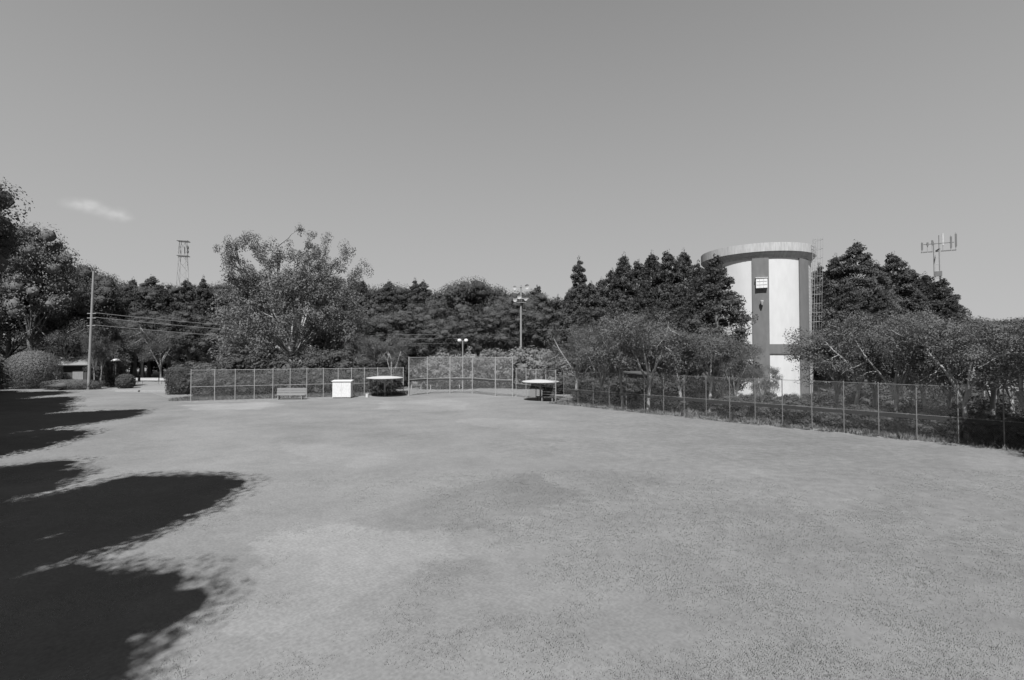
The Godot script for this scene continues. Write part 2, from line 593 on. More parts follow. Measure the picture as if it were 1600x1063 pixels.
func build_ground() -> void:
	var far := Shape.new()
	var big := 900.0
	far.quad(Vector3(-big, 0, 200), Vector3(big, 0, 200), Vector3(big, 0, -big), Vector3(-big, 0, -big), Vector3.UP)
	var gm := worn_mat(0.19, noise_tex(0.03, 0.55, 1.0, 21), Vector3(0.12, 0.12, 0.12), 1.0)
	tag(part("ground", far.done(), gm, self), "dark grassy ground running on under the trees", "ground", "", "structure")
	# the field
	var r0 := on_ground(1007, 644)
	var r1 := on_ground(1570, 701.7)
	var along := (r1 - r0).normalized()
	var inward := Vector3(-0.75, 0, 0)
	var near_end := r0 + along * 60.0 + inward
	var pts := [near_end, r0 - along * 7.8 + inward, on_ground(801, 619.5), on_ground(760, 615.5), on_ground(700, 614.6), on_ground(660, 615.6), on_ground(638, 618.6), on_ground(520, 623), on_ground(400, 627.5), on_ground(300, 630), on_ground(262, 622), on_ground(235, 614), on_ground(180, 610.5), on_ground(60, 609), Vector3(-78, 0, -52), Vector3(-78, 0, 22), Vector3(near_end.x, 0, 22)]
	var x0 := -80.0
	var z0 := -25.0
	var w := 150.0
	var d := 85.0
	var sh := Shape.new()
	var poly := PackedVector2Array()
	for p in pts: poly.append(Vector2(p.x, p.z))
	var tri := Geometry2D.triangulate_polygon(poly)
	for p in poly:
		sh.v.append(Vector3(p.x, 0.004, p.y))
		sh.n.append(Vector3.UP)
		sh.t.append(Vector2((p.x - x0) / w, (-p.y - z0) / d))
	for k in tri.size() / 3:
		sh.face(tri[k * 3], tri[k * 3 + 1], tri[k * 3 + 2])
	var m := flat_mat(0.315, 1.0)
	m.albedo_texture = field_texture(x0, z0, w, d, 1536, 1024)
	m.detail_enabled = true
	m.detail_blend_mode = BaseMaterial3D.BLEND_MODE_MUL
	m.detail_uv_layer = BaseMaterial3D.DETAIL_UV_2
	m.detail_albedo = noise_tex(0.11, 0.66, 1.0, 41, 1024, FastNoiseLite.TYPE_VALUE_CUBIC, 4)
	m.uv2_triplanar = true
	m.uv2_world_triplanar = true
	m.uv2_scale = Vector3(0.23, 0.23, 0.23)
	m.specular_mode = BaseMaterial3D.SPECULAR_DISABLED
	tag(part("field", sh.done(), m, self), "flat sports field of worn short grass and pale soil", "field", "", "structure")

func blade_tuft(sd: int, blades: int, h: float, spread: float) -> ArrayMesh:
	rng.seed = sd
	var s := Shape.new()
	for k in blades:
		var a := rng.randf() * TAU
		var base := Vector3(jitter(spread), 0, jitter(spread))
		var hh := h * rng.randf_range(0.5, 1.0)
		var tip := base + Vector3(cos(a) * hh * 0.5, hh, sin(a) * hh * 0.5)
		var w := Vector3(-sin(a), 0, cos(a)) * h * (0.035 if h > 0.1 else 0.09)
		var q := s.v.size()
		var nn := (Vector3(cos(a), 0.8, sin(a))).normalized()
		s.v.append_array([base - w, base + w, tip])
		s.n.append_array([nn, nn, nn])
		s.face(q, q + 1, q + 2)
	return s.done()

func scatter(called: String, mesh: Mesh, mat: Material, spots: Array, label: String, category: String) -> void:
	var mm := MultiMesh.new()
	mm.transform_format = MultiMesh.TRANSFORM_3D
	mm.mesh = mesh
	mm.instance_count = spots.size()
	for k in spots.size(): mm.set_instance_transform(k, spots[k])
	var o := MultiMeshInstance3D.new()
	o.name = called
	o.multimesh = mm
	o.material_override = mat
	add_child(o)
	tag(o, label, category, "", "stuff")

# ------------------------------------------------------------------ fences
func link_panel(w: float, h: float, pitch: float, r: float) -> ArrayMesh:
	# woven wire: two sets of slanting wires clipped to the panel
	var s := Shape.new()
	for dirn in [1, -1]:
		var off := -h
		while off < w:
			# wire from (off,0) rising to (off+h,h)
			var x0 := maxf(off, 0.0)
			var x1 := minf(off + h, w)
			if x1 - x0 > 0.02:
				var y0 := x0 - off
				var y1 := x1 - off
				if dirn < 0:
					s.tube([Vector3(w - x0, y0, 0.003), Vector3(w - x1, y1, 0.003)], [r, r], 3, false)
				else:
					s.tube([Vector3(x0, y0, -0.003), Vector3(x1, y1, -0.003)], [r, r], 3, false)
			off += pitch * 1.4142
	return s.done()

func run_of_fence(o: Node3D, posts: Array, h: float, rails: Array, panel: Mesh, band_at: float, post_r := 0.036, metal: Material = M.steel) -> void:
	var origin := o.position
	var post := pipe_mesh(Vector3(0, -0.15, 0), Vector3(0, h + 0.03, 0), post_r)
	var cap := Shape.new()
	cap.lathe([Vector2(post_r + 0.006, h + 0.02), Vector2(post_r + 0.006, h + 0.045), Vector2(post_r * 0.6, h + 0.07), Vector2(0.0, h + 0.08)], 0, TAU, 10)
	var cap_mesh := cap.done()
	var unit := pipe_mesh(Vector3.ZERO, Vector3(1, 0, 0), 0.021)
	var band := box_mesh(Vector3(1, 0.17, 0.012), Vector3(0.5, 0, 0))
	for k in posts.size():
		var p: Vector3 = posts[k] - origin
		var po := part("post", post, metal, o, p)
		part("post_cap", cap_mesh, metal, po)
		if k == posts.size() - 1: break
		var q: Vector3 = posts[k + 1] - origin
		var gap := p.distance_to(q)
		var turn := atan2(-(q - p).z, (q - p).x)
		for rh in rails:
			var rail := part("rail", unit, metal, o, p + Vector3(0, rh, 0), turn)
			rail.scale = Vector3(gap, post_r / 0.04, post_r / 0.04)
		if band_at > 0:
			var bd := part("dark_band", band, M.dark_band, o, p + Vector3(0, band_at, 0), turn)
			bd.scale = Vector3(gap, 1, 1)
		var pn := part("chain_link_panel", panel, M.wire, o, p + Vector3(0, 0.04, 0), turn)
		pn.scale = Vector3(gap, 1, 1)

func build_fences() -> void:
	var unit_panel := squeeze(link_panel(1.55, FENCE_H - 0.06, 0.056, 0.0026), 1.0 / 1.55)
	var thin_panel := squeeze(link_panel(1.55, FENCE_H - 0.06, 0.056, 0.0018), 1.0 / 1.55)
	# right fence: evenly spaced along one straight line
	var r0 := on_ground(1007, 644)
	var r1 := on_ground(1570, 701.7)
	var step := (r1 - r0) / 12.0
	var posts := []
	for k in range(-5, 20): posts.append(r0 + step * k)
	var o := thing("chain_link_fence", Vector3(posts[0].x, 0, posts[0].z), 0, "long straight chain-link fence with steel posts in front of the cherry trees", "fence")
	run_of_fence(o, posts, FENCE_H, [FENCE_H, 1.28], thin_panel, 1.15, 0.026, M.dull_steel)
	# short run between backstop and right fence
	var short := []
	for k in 5: short.append(on_ground(806.5 + 15.5 * k, 619.8 + 2.15 * k))
	o = thing("chain_link_fence", short[0], 0, "short chain-link fence run behind the round shelter beside the backstop", "fence")
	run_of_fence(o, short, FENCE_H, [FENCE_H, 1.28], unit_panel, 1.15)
	# left fence
	posts = []
	for u in [297.8, 335, 367, 397, 426, 453, 479, 505, 528, 549, 569, 590, 611, 630]:
		posts.append(on_ground(u, 627.0 - (u - 297.8) * 0.0301))
	o = thing("chain_link_fence", posts[0], 0, "chain-link fence behind the bench and the white locker, bushes growing along it", "fence")
	run_of_fence(o, posts, FENCE_H, [FENCE_H, 1.28], unit_panel, 0.0)
	# backstop
	posts = [on_ground(638.7, 618.6), on_ground(667.5, 615.6), on_ground(703, 614.6), on_ground(738, 614.6), on_ground(774, 619.0), on_ground(801, 619.6)]
	o = thing("backstop", posts[0], 0, "tall chain-link backstop screen standing above the fences at the field's end", "backstop")
	var tall := squeeze(link_panel(2.3, 3.8, 0.056, 0.0046), 1.0 / 2.3)
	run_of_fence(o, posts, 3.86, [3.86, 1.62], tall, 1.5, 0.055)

func squeeze(mesh: ArrayMesh, sx: float) -> ArrayMesh:
	var a := mesh.surface_get_arrays(0)
	var v: PackedVector3Array = a[Mesh.ARRAY_VERTEX]
	for k in v.size(): v[k].x *= sx
	a[Mesh.ARRAY_VERTEX] = v
	var out := ArrayMesh.new()
	out.add_surface_from_arrays(Mesh.PRIMITIVE_TRIANGLES, a)
	return out

# ------------------------------------------------------------------ water tower
func arc_block(r0: float, r1: float, y0: float, y1: float, a0: float, a1: float, steps := 10) -> ArrayMesh:
	var s := Shape.new()
	s.lathe([Vector2(r1, y0), Vector2(r1, y1), Vector2(r0, y1)], a0, a1, steps)
	s.lathe([Vector2(r0, y0), Vector2(r1, y0)], a0, a1, steps)
	for a in [a0, a1]:
		var d := Vector3(sin(a), 0, cos(a))
		var side: Vector3 = Vector3(cos(a), 0, -sin(a)) * (1.0 if a == a1 else -1.0)
		s.quad(d * r0 + Vector3.UP * y0, d * r1 + Vector3.UP * y0, d * r1 + Vector3.UP * y1, d * r0 + Vector3.UP * y1, side)
	return s.done()

func build_tower() -> void:
	var z := 50.0
	var at := foot_at(1183, z)
	var r := 4.84
	var face := atan2(-at.x, -at.z)   # the angle that looks at the camera
	var rim_y := at_depth(1184, 401, z - 4.0).y
	var top_y := at_depth(1184, 383, z - 4.0).y
	var band0 := at_depth(1184, 553, z - 4.5).y
	var band1 := at_depth(1184, 538, z - 4.5).y
	var o := thing("water_tower", at, 0, "round white water tower with dark vertical stripes and a concrete rim", "water tower")
	var s := Shape.new()
	s.lathe([Vector2(r, -0.2), Vector2(r, rim_y)], 0, TAU, 72)
	part("wall", s.done(), M.white, o)
	s = Shape.new()
	var ro := r + 0.46
	s.lathe([Vector2(r - 0.1, rim_y - 0.25), Vector2(r + 0.06, rim_y - 0.25), Vector2(r + 0.06, rim_y - 0.1), Vector2(ro - 0.1, rim_y + 0.18), Vector2(ro - 0.1, rim_y + 0.3), Vector2(ro, rim_y + 0.3), Vector2(ro, top_y), Vector2(ro - 0.14, top_y + 0.03), Vector2(ro - 0.3, top_y - 0.25), Vector2(0.0, top_y + 0.15)], 0, TAU, 72)
	part("rim", s.done(), M.concrete, o)
	var half := deg_to_rad(8.2)
	for k in 7:
		var a := face + deg_to_rad(4.2) + TAU * k / 7.0
		part("stripe", arc_block(r - 0.05, r + 0.13, -0.2, rim_y - 0.25, a - half, a + half, 6), M.tower_dark, o)
	for k in 7:
		var a := face + deg_to_rad(4.2) + TAU * k / 7.0
		part("band", arc_block(r - 0.05, r + 0.1, band0, band1, a + half, a + TAU / 7.0 - half, 12), M.tower_dark, o)
	# white cabinet and little lamp on the stripe
	var a := face + deg_to_rad(5.0)
	var outward := Vector3(sin(a), 0, cos(a))
	var cab := part("clock_box", box_mesh(Vector3(0.95, 0.92, 0.3)), M.white_paint, o, outward * (r + 0.28) + Vector3.UP * at_depth(1184, 442, z - 5.0).y, a)
	for q in [-0.16, 0.16]:
		part("glazing_bar", box_mesh(Vector3(0.02, 0.86, 0.02)), M.pale_roof, cab, Vector3(q, 0, 0.158))
		part("glazing_bar", box_mesh(Vector3(0.86, 0.02, 0.02)), M.pale_roof, cab, Vector3(0, q, 0.166))
	part("visor", box_mesh(Vector3(1.05, 0.05, 0.38)), M.white_paint, cab, Vector3(0, 0.49, 0.02))
	var lamp := Shape.new()
	lamp.lathe([Vector2(0.0, -0.22), Vector2(0.07, -0.2), Vector2(0.16, 0.12), Vector2(0.16, 0.2), Vector2(0.0, 0.24)], 0, TAU, 12)
	lamp.box(Vector3(0, 0.1, -0.15), Vector3(0.08, 0.08, 0.3))
	part("wall_lamp", lamp.done(), M.pale_roof, o, outward * (r + 0.42) + Vector3.UP * at_depth(1184, 473, z - 5.0).y, a)
	# caged ladder on the right flank
	var la := face + deg_to_rad(62)
	var ld := Vector3(sin(la), 0, cos(la))
	var lad := Node3D.new()
	lad.name = "ladder"
	o.add_child(lad, true)
	lad.position = ld * (r + 0.28)
	lad.rotation.y = la
	for q in [-0.25, 0.25]:
		part("stile", pipe_mesh(Vector3(q, 0.4, 0), Vector3(q, top_y + 0.5, 0.45), 0.022), M.steel, lad)
	var ry := 0.7
	var rung := pipe_mesh(Vector3(-0.25, 0, 0), Vector3(0.25, 0, 0), 0.013, -1.0, 6)
	while ry < top_y + 0.4:
		part("rung", rung, M.steel, lad, Vector3(0, ry, 0.45 * (ry - 0.4) / (top_y + 0.6)))
		ry += 0.34
	ry = 3.0
	while ry < top_y + 0.5:
		var hoop := Shape.new()
		var pth := []
		for k in 9:
			var ang := PI * k / 8.0
			pth.append(Vector3(cos(ang) * 0.36, 0, sin(ang) * 0.75))
		hoop.tube(pth, taper(0.014, 0.014, 9), 5)
		part("cage_hoop", hoop.done(), M.steel, lad, Vector3(0, ry, 0.45 * (ry - 0.4) / (top_y + 0.6)))
		ry += 0.85
	for ang in [0.6, PI / 2, PI - 0.6]:
		part("cage_strap", pipe_mesh(Vector3(cos(ang) * 0.36, 3.0, sin(ang) * 0.75 + 0.1), Vector3(cos(ang) * 0.36, top_y + 0.5, sin(ang) * 0.75 + 0.45), 0.012, -1.0, 6), M.steel, lad)

# ------------------------------------------------------------------ field furniture
func build_shelter(at: Vector3, d: float, edge_y: float, label: String) -> Node3D:
	var o := thing("round_shelter", at, 0, label, "shelter")
	var s := Shape.new()
	var r := d / 2
	s.lathe([Vector2(0.0, edge_y - 0.02), Vector2(r - 0.1, edge_y - 0.03), Vector2(r, edge_y - 0.02), Vector2(r, edge_y + 0.03), Vector2(r * 0.75, edge_y + 0.1), Vector2(r * 0.4, edge_y + 0.16), Vector2(0.0, edge_y + 0.19)], 0, TAU, 48)
	part("roof", s.done(), M.pale_roof, o)
	part("post", pipe_mesh(Vector3(0, -0.1, 0), Vector3(0, edge_y - 0.04, 0), 0.085, -1.0, 14), M.steel, o)
	for k in 4:
		var a := TAU * k / 4.0 + 0.4
		part("brace", pipe_mesh(Vector3(cos(a) * 0.07, edge_y - 0.55, sin(a) * 0.07), Vector3(cos(a) * r * 0.6, edge_y - 0.035, sin(a) * r * 0.6), 0.025, -1.0, 6), M.steel, o)
	# round bench about the post
	s = Shape.new()
	s.lathe([Vector2(0.16, 0.32), Vector2(0.42, 0.32), Vector2(0.44, 0.34), Vector2(0.42, 0.37), Vector2(0.16, 0.37), Vector2(0.16, 0.32)], 0, TAU, 28)
	part("seat", s.done(), M.dark_wood, o)
	for k in 4:
		var a := TAU * k / 4.0
		part("leg", box_mesh(Vector3(0.06, 0.32, 0.06), Vector3(cos(a) * 0.3, 0.16, sin(a) * 0.3)), M.dark_wood, o)
	return o

func build_bench(at: Vector3, turn: float, w: float, label: String, mat: Material, group := "") -> Node3D:
	var o := thing("bench", at, turn, label, "bench", group)
	for k in 3:
		part("back_slat", box_mesh(Vector3(w, 0.2, 0.035), Vector3(0, 0.55 + 0.225 * k - 0.05, -0.2 - 0.03 * k)), mat, o)
	for k in 3:
		part("seat_slat", box_mesh(Vector3(w, 0.04, 0.13), Vector3(0, 0.42, -0.09 + 0.15 * k)), mat, o)
	for x in [-w * 0.4, w * 0.4]:
		var s := Shape.new()
		s.box(Vector3(x, 0.2, 0.2), Vector3(0.07, 0.4, 0.07))
		s.box(Vector3(x, 0.18, -0.12), Vector3(0.07, 0.44, 0.07))
		s.box(Vector3(x, 0.37, 0.04), Vector3(0.06, 0.05, 0.4))
		part("leg", s.done(), M.concrete_pole, o)
		part("back_stay", box_mesh(Vector3(0.06, 0.72, 0.03), Vector3(x, 0.72, -0.265)), M.concrete_pole, o)
	return o

func build_locker() -> void:
	var at := on_ground(533.5, 622.5)
	var o := thing("storage_locker", at, 0.08, "white metal storage locker with a flat lid against the fence", "locker")
	var w := 1.72
	var h := 1.52
	part("cabinet", box_mesh(Vector3(w, h, 0.8), Vector3(0, h / 2 + 0.06, -0.4)), M.white_paint, o)
	for sx in [-1, 1]:
		var door := part("door", box_mesh(Vector3(w / 2 - 0.03, h - 0.12, 0.025)), M.white_paint, o, Vector3(sx * w / 4, h / 2 + 0.05, 0.0135))
		part("handle", box_mesh(Vector3(0.025, 0.1, 0.02)), M.pale_roof, door, Vector3(-sx * (w / 4 - 0.09), 0, 0.028))
	var lid := Shape.new()
	lid.box(Vector3(0, h + 0.13, -0.4), Vector3(w + 0.14, 0.07, 0.98), Basis(Vector3.RIGHT, 0.06))
	part("lid", lid.done(), M.white_paint, o)
	part("plinth", box_mesh(Vector3(w - 0.1, 0.07, 0.7), Vector3(0, 0.025, -0.4)), M.dark_wood, o)

func build_flood_pole() -> void:
	var z := 64.0
	var at := foot_at(814, z)
	var top := at_depth(814, 446, z).y
	var o := thing("floodlight_pole", at, 0, "tall slim floodlight pole rising before the woods behind the backstop", "floodlight")
	part("pole", pipe_mesh(Vector3(0, -0.3, 0), Vector3(0, top, 0), 0.17, 0.1, 12), M.concrete_pole, o)
	var specs := [[0.0, 0.62, 0.85], [-0.15, -0.75, 0.3], [-1.45, -0.3, 0.5], [-1.75, -0.75, 0.3]]
	for y in [top - 0.2, top - 1.75]:
		part("crossarm", box_mesh(Vector3(2.0, 0.1, 0.1), Vector3(0, y, 0.12)), M.steel, o)
	part("platform", box_mesh(Vector3(1.3, 0.05, 0.8), Vector3(0, top - 2.3, 0)), M.steel, o)
	for q in [[0.75, top - 0.2, 0.9], [-0.8, top - 0.35, 0.5], [-0.2, top - 1.55, 0.7], [-0.75, top - 1.95, 0.6], [0.6, top - 1.8, 0.5]]:
		var lm := Shape.new()
		lm.lathe([Vector2(0.06, -0.2), Vector2(0.16, -0.12), Vector2(0.3, 0.12), Vector2(0.34, 0.16), Vector2(0.3, 0.14), Vector2(0.0, 0.1)], 0, TAU, 16)
		var e := part("floodlight", lm.done(), M.white_paint, o, Vector3(q[0], q[1], 0.4))
		e.rotation = Vector3(PI / 2 + 0.35, 0, q[0] * -0.3)
		e.scale = Vector3.ONE * (0.5 + q[2] * 0.45)

func build_lamp_post() -> void:
	var z := 56.0
	var at := foot_at(723, z)
	var top := at_depth(723, 533, z).y
	var o := thing("lamp_post", at, 0, "white double-headed park lamp post standing right behind the backstop", "lamp post")
	part("pole", pipe_mesh(Vector3(0, -0.2, 0), Vector3(0, top, 0), 0.085, 0.06, 12), M.concrete_pole, o)
	part("arm", box_mesh(Vector3(0.8, 0.07, 0.07), Vector3(0, top, 0)), M.concrete_pole, o)
	for sx in [-1, 1]:
		var s := Shape.new()
		s.lathe([Vector2(0.0, -0.17), Vector2(0.2, -0.13), Vector2(0.24, -0.02), Vector2(0.2, 0.12), Vector2(0.08, 0.18), Vector2(0.0, 0.19)], 0, TAU, 16)
		part("lamp_head", s.done(), M.white_paint, o, Vector3(sx * 0.38, top + 0.06, 0))

func build_dome_lamp(u: float, v: float, z: float, w: float, h: float, label: String) -> void:
	var at := foot_at(u, z)
	var y := at_depth(u, v, z).y
	var o := thing("park_lamp", at, 0, label, "park lamp")
	part("pole", pipe_mesh(Vector3(0, -0.2, 0), Vector3(0, y - 0.02, 0), 0.05, 0.04, 10), M.steel, o)
	var s := Shape.new()
	s.lathe([Vector2(0.0, -0.03), Vector2(w * 0.48, -0.03), Vector2(w * 0.5, 0.0), Vector2(w * 0.42, h * 0.5), Vector2(w * 0.25, h * 0.85), Vector2(0.0, h)], 0, TAU, 20)
	part("lamp_shade", s.done(), M.white_paint, o, Vector3(0, y, 0))

func build_power_line() -> void:
	var z := 57.0
	var foot := foot_at(139, z)
	var tip := at_depth(146, 424, z)
	var o := thing("utility_pole", foot, 0, "concrete utility pole beside the hut, overhead wires leaving it", "utility pole")
	var lean := tip - foot
	part("pole", pipe_mesh(Vector3(0, -0.3, 0), lean, 0.165, 0.115, 12), M.concrete_pole, o)
	var far_foot := foot_at(905, 84)
	var o2 := thing("utility_pole", far_foot, 0, "utility pole hidden among the cedars behind the right end of the field", "utility pole")
	part("pole", pipe_mesh(Vector3(0, -0.3, 0), Vector3(0, 8.3, 0), 0.19, 0.13, 12), M.concrete_pole, o2)
	var k := 0
	for v in [490.0, 497.0, 509.0]:
		var f: float = (at_depth(143, v, z).y) / lean.y
		part("crossarm", box_mesh(Vector3(1.0, 0.08, 0.08), lean * f), M.steel, o)
		var a: Vector3 = foot + lean * f + Vector3(0.35, 0.08, 0)
		var b: Vector3 = far_foot + Vector3(0.1, 8.0 - k * 0.6, 0)
		var path := []
		for q in 25:
			var t := q / 24.0
			path.append(a.lerp(b, t) - Vector3(0, 4.0 * 1.5 * t * (1 - t), 0))
		var s := Shape.new()
		s.tube(path, taper(0.03, 0.03, 25), 5)
		tag(part(numbered("overhead_wire"), s.done(), M.cable, self), ["top", "middle", "lowest"][k] + " overhead wire strung between the two utility poles", "wire")
		k += 1
	part("crossarm", box_mesh(Vector3(0.9, 0.08, 0.08), Vector3(0, 7.9, 0.2)), M.steel, o2)

func strut(o: Node3D, called: String, a: Vector3, b: Vector3, r: float, mat: Material) -> void:
	part(called, pipe_mesh(a, b, r, -1.0, 5), mat, o)

func build_masts() -> void:
	# lattice mast far behind the left wood
	var z := 150.0
	var at := foot_at(283.5, z)
	var o := thing("lattice_mast", at, 0.3, "slender lattice radio mast with platforms above the left woods", "mast")
	var top := at_depth(283, 377, z).y
	var deck := at_depth(283, 400, z).y
	var base_w := 2.3
	for sx in [-1, 1]:
		for sz in [-1, 1]:
			strut(o, "leg", Vector3(sx * base_w, -0.3, sz * base_w), Vector3(sx * 0.75, top, sz * 0.75), 0.065, M.steel)
	var y := 2.0
	while y < top - 1.5:
		var wa := lerpf(base_w, 0.75, y / top)
		var wb := lerpf(base_w, 0.75, (y + 3.0) / top)
		for q in 4:
			var e0 := Vector3(wa, 0, wa).rotated(Vector3.UP, q * PI / 2)
			var e1 := Vector3(wb, 0, wb).rotated(Vector3.UP, q * PI / 2 + PI / 2)
			strut(o, "brace", e0 + Vector3.UP * y, e1 + Vector3.UP * minf(y + 3.0, top), 0.04, M.steel)
		y += 3.0
	for d in [deck, top]:
		part("platform", box_mesh(Vector3(3.0, 0.2, 3.0), Vector3(0, d, 0)), M.steel, o)
	for q in 8:
		var a := TAU * q / 8.0
		part("antenna", box_mesh(Vector3(0.22, 2.0, 0.15), Vector3(cos(a) * 1.4, deck + 2.0, sin(a) * 1.4)), M.steel, o)
		strut(o, "antenna_pole", Vector3(cos(a) * 1.3, deck, sin(a) * 1.3), Vector3(cos(a) * 1.3, deck + 3.4, sin(a) * 1.3), 0.04, M.steel)
	# twin-pole mast behind the right trees
	z = 78.0
	at = foot_at(1467.5, z)
	o = thing("antenna_mast", at, -0.5, "twin-pole antenna mast with crossarms above the right-hand trees", "mast")
	var hi := at_depth(1470, 366, z).y
	var arm := at_depth(1468, 393, z).y
	for x in [-0.34, 0.34]:
		strut(o, "pole", Vector3(x, -0.3, 0), Vector3(x, arm + (2.6 if x > 0 else 1.6), 0), 0.13, M.steel)
	part("crossarm", box_mesh(Vector3(4.4, 0.16, 0.14), Vector3(0.2, arm, 0)), M.tower_dark, o)
	part("crossarm", box_mesh(Vector3(0.14, 0.16, 3.0), Vector3(0, arm + 0.17, 0)), M.tower_dark, o)
	part("crossarm", box_mesh(Vector3(3.8, 0.1, 0.1), Vector3(0.2, arm + 1.25, 0.08)), M.tower_dark, o)
	for q in [[-1.9, 0.3, 1.4], [-1.2, 0.9, 0.7], [-0.6, 1.1, 0.8], [1.7, 0.2, 2.2], [2.3, 0.3, 2.5]]:
		strut(o, "antenna_pole", Vector3(q[0], arm - 0.1, 0.1), Vector3(q[0], arm + q[1] + q[2], 0.1), 0.05, M.steel)
		part("antenna", box_mesh(Vector3(0.22, q[2] * 0.8, 0.14), Vector3(q[0], arm + q[1] + q[2] * 0.5, 0.2)), M.tower_dark, o)
	part("antenna", box_mesh(Vector3(0.2, hi - arm - 0.9, 0.16), Vector3(0.75, (hi + arm + 0.9) / 2, 0.05)), M.pale_roof, o)
	strut(o, "antenna_pole", Vector3(0.75, arm, 0.05), Vector3(0.75, arm + 1.2, 0.05), 0.05, M.steel)
	part("junction_box", box_mesh(Vector3(0.9, 0.8, 0.4), Vector3(0.1, at_depth(1468, 428, z).y, 0)), M.tower_dark, o)
	for k in 6:
		strut(o, "rung", Vector3(-0.34, arm - 1.0 - k * 1.1, 0), Vector3(0.34, arm - 1.0 - k * 1.1, 0), 0.04, M.steel)

func build_left_corner() -> void:
	# hut under the trees
	var at := foot_at(106, 64)
	var o := thing("hut", at, 0.35, "low dark hut with a pale-edged roof under the trees", "hut")
	var w := 5.6
	part("wall", box_mesh(Vector3(w, 2.7, 4.0), Vector3(0, 1.35, 0)), M.wall, o)
	var rf := Shape.new()
	for sz in [-1, 1]:
		rf.box(Vector3(0, 3.2, sz * 1.25), Vector3(w + 0.9, 0.12, 2.75), Basis(Vector3.RIGHT, sz * 0.38))
	part("roof", rf.done(), M.roof, o)
	part("door", box_mesh(Vector3(1.1, 2.0, 0.06), Vector3(1.9, 1.0, 2.02)), M.concrete_pole, o)
	var win := part("window", box_mesh(Vector3(1.5, 1.0, 0.06), Vector3(-0.9, 1.6, 2.02)), M.glass, o)
	part("frame", box_mesh(Vector3(1.64, 0.07, 0.1), Vector3(-0.9, 2.13, 2.03)), M.steel, win)
	part("sill", box_mesh(Vector3(1.64, 0.07, 0.12), Vector3(-0.9, 1.07, 2.04)), M.steel, win)
	# road, kerbs and guard rail
	var rd := Shape.new()
	var q := [on_ground(170, 611.0), on_ground(292, 611.0), on_ground(330, 598), on_ground(196, 598)]
	for k in 4: q[k].y = 0.008
	rd.quad(q[0], q[1], q[2], q[3], Vector3.UP)
	tag(part("road", rd.done(), M.asphalt, self), "pale side road entering beside the field", "road", "", "structure")
	for seg in [[181.0, 217.0, 612.5, "left"], [220.0, 266.0, 613.0, "right"]]:
		var a := on_ground(seg[0], seg[2])
		var b := on_ground(seg[1], seg[2])
		var kb := thing("kerb", a, atan2(-(b - a).z, (b - a).x), "low concrete kerb at the road mouth, beside the " + ("small trunks" if seg[3] == "left" else "square hedge"), "kerb")
		var n := 4
		var l := a.distance_to(b) / n
		for k in n:
			part("kerb_stone", box_mesh(Vector3(l - 0.015, 0.22, 0.3), Vector3(l * (k + 0.5), 0.06, 0)), M.kerb, kb)
	var g0 := on_ground(203, 600.5)
	var g1 := on_ground(264, 600.5)
	o = thing("guard_rail", g0, atan2(-(g1 - g0).z, (g1 - g0).x), "white guard rail along the road past the square hedge", "guard rail")
	var len := g0.distance_to(g1)
	for seg in [[0.02, 0.2], [0.27, 0.73], [0.76, 0.99]]:
		var s := Shape.new()
		var x0: float = seg[0] * len
		var x1: float = seg[1] * len
		for f in [[0.5, 0.0], [0.6, 0.05], [0.7, 0.0], [0.8, 0.05]]:
			s.box(Vector3((x0 + x1) / 2, f[0], f[1]), Vector3(x1 - x0, 0.11, 0.05))
		part("beam", s.done(), M.white_paint, o)
		for x in [x0 + 0.15, x1 - 0.15]:
			part("post", pipe_mesh(Vector3(x, -0.1, -0.08), Vector3(x, 0.82, -0.08), 0.055), M.steel, o)
	# clipped shrubs
	var ball_at := on_ground(51, 607)
	o = thing("topiary_bush", ball_at, 0, "large clipped ball-shaped bush at the edge of the tree shade", "bush")
	part("foliage", clipped_mass(71, Vector3(2.6, 2.45, 2.5), 22000, 0.12, 2.2).done(), M.leaf_pale, o)
	part("stem", pipe_mesh(Vector3(0, -0.1, 0), Vector3(0, 2.0, 0), 0.14, 0.08), M.bark, o)
	o = thing("low_hedge", on_ground(112, 608.5), 0.02, "low rounded clipped hedge beside the ball-shaped bush", "hedge")
	part("foliage", clipped_mass(72, Vector3(3.3, 0.62, 1.2), 9000, 0.11, 3.0).done(), M.leaf_light, o)
	part("stem", pipe_mesh(Vector3(0, -0.1, 0), Vector3(0, 0.6, 0), 0.07, 0.05), M.bark, o)
	o = thing("square_hedge", on_ground(280, 616), 0.1, "tall squared dark hedge block at the end of the fence", "hedge")
	part("foliage", clipped_mass(73, Vector3(1.05, 1.52, 1.0), 9000, 0.12, 5.0).done(), M.leaf, o)
	part("stem", pipe_mesh(Vector3(0, -0.1, 0), Vector3(0, 1.8, 0), 0.08, 0.05), M.bark, o)
	o = thing("round_shrub", on_ground(196, 607), 0, "small dark round shrub by the road kerb", "shrub")
	part("foliage", clipped_mass(74, Vector3(1.0, 0.95, 0.9), 2500, 0.18, 2.2).done(), M.leaf, o)
	part("stem", pipe_mesh(Vector3(0, -0.1, 0), Vector3(0, 0.9, 0), 0.06, 0.04), M.bark, o)
	o = thing("notice_board", on_ground(88, 606), 0.2, "small pale notice board on posts beside the ball-shaped bush", "notice board")
	part("panel", box_mesh(Vector3(0.85, 0.95, 0.06), Vector3(0, 1.55, 0)), M.kerb, o)
	for x in [-0.36, 0.36]:
		part("post", pipe_mesh(Vector3(x, -0.1, -0.06), Vector3(x, 2.05, -0.06), 0.035), M.steel, o)
	build_dome_lamp(181, 564, 61, 1.0, 0.25, "park lamp with a flat white round shade near the road mouth")

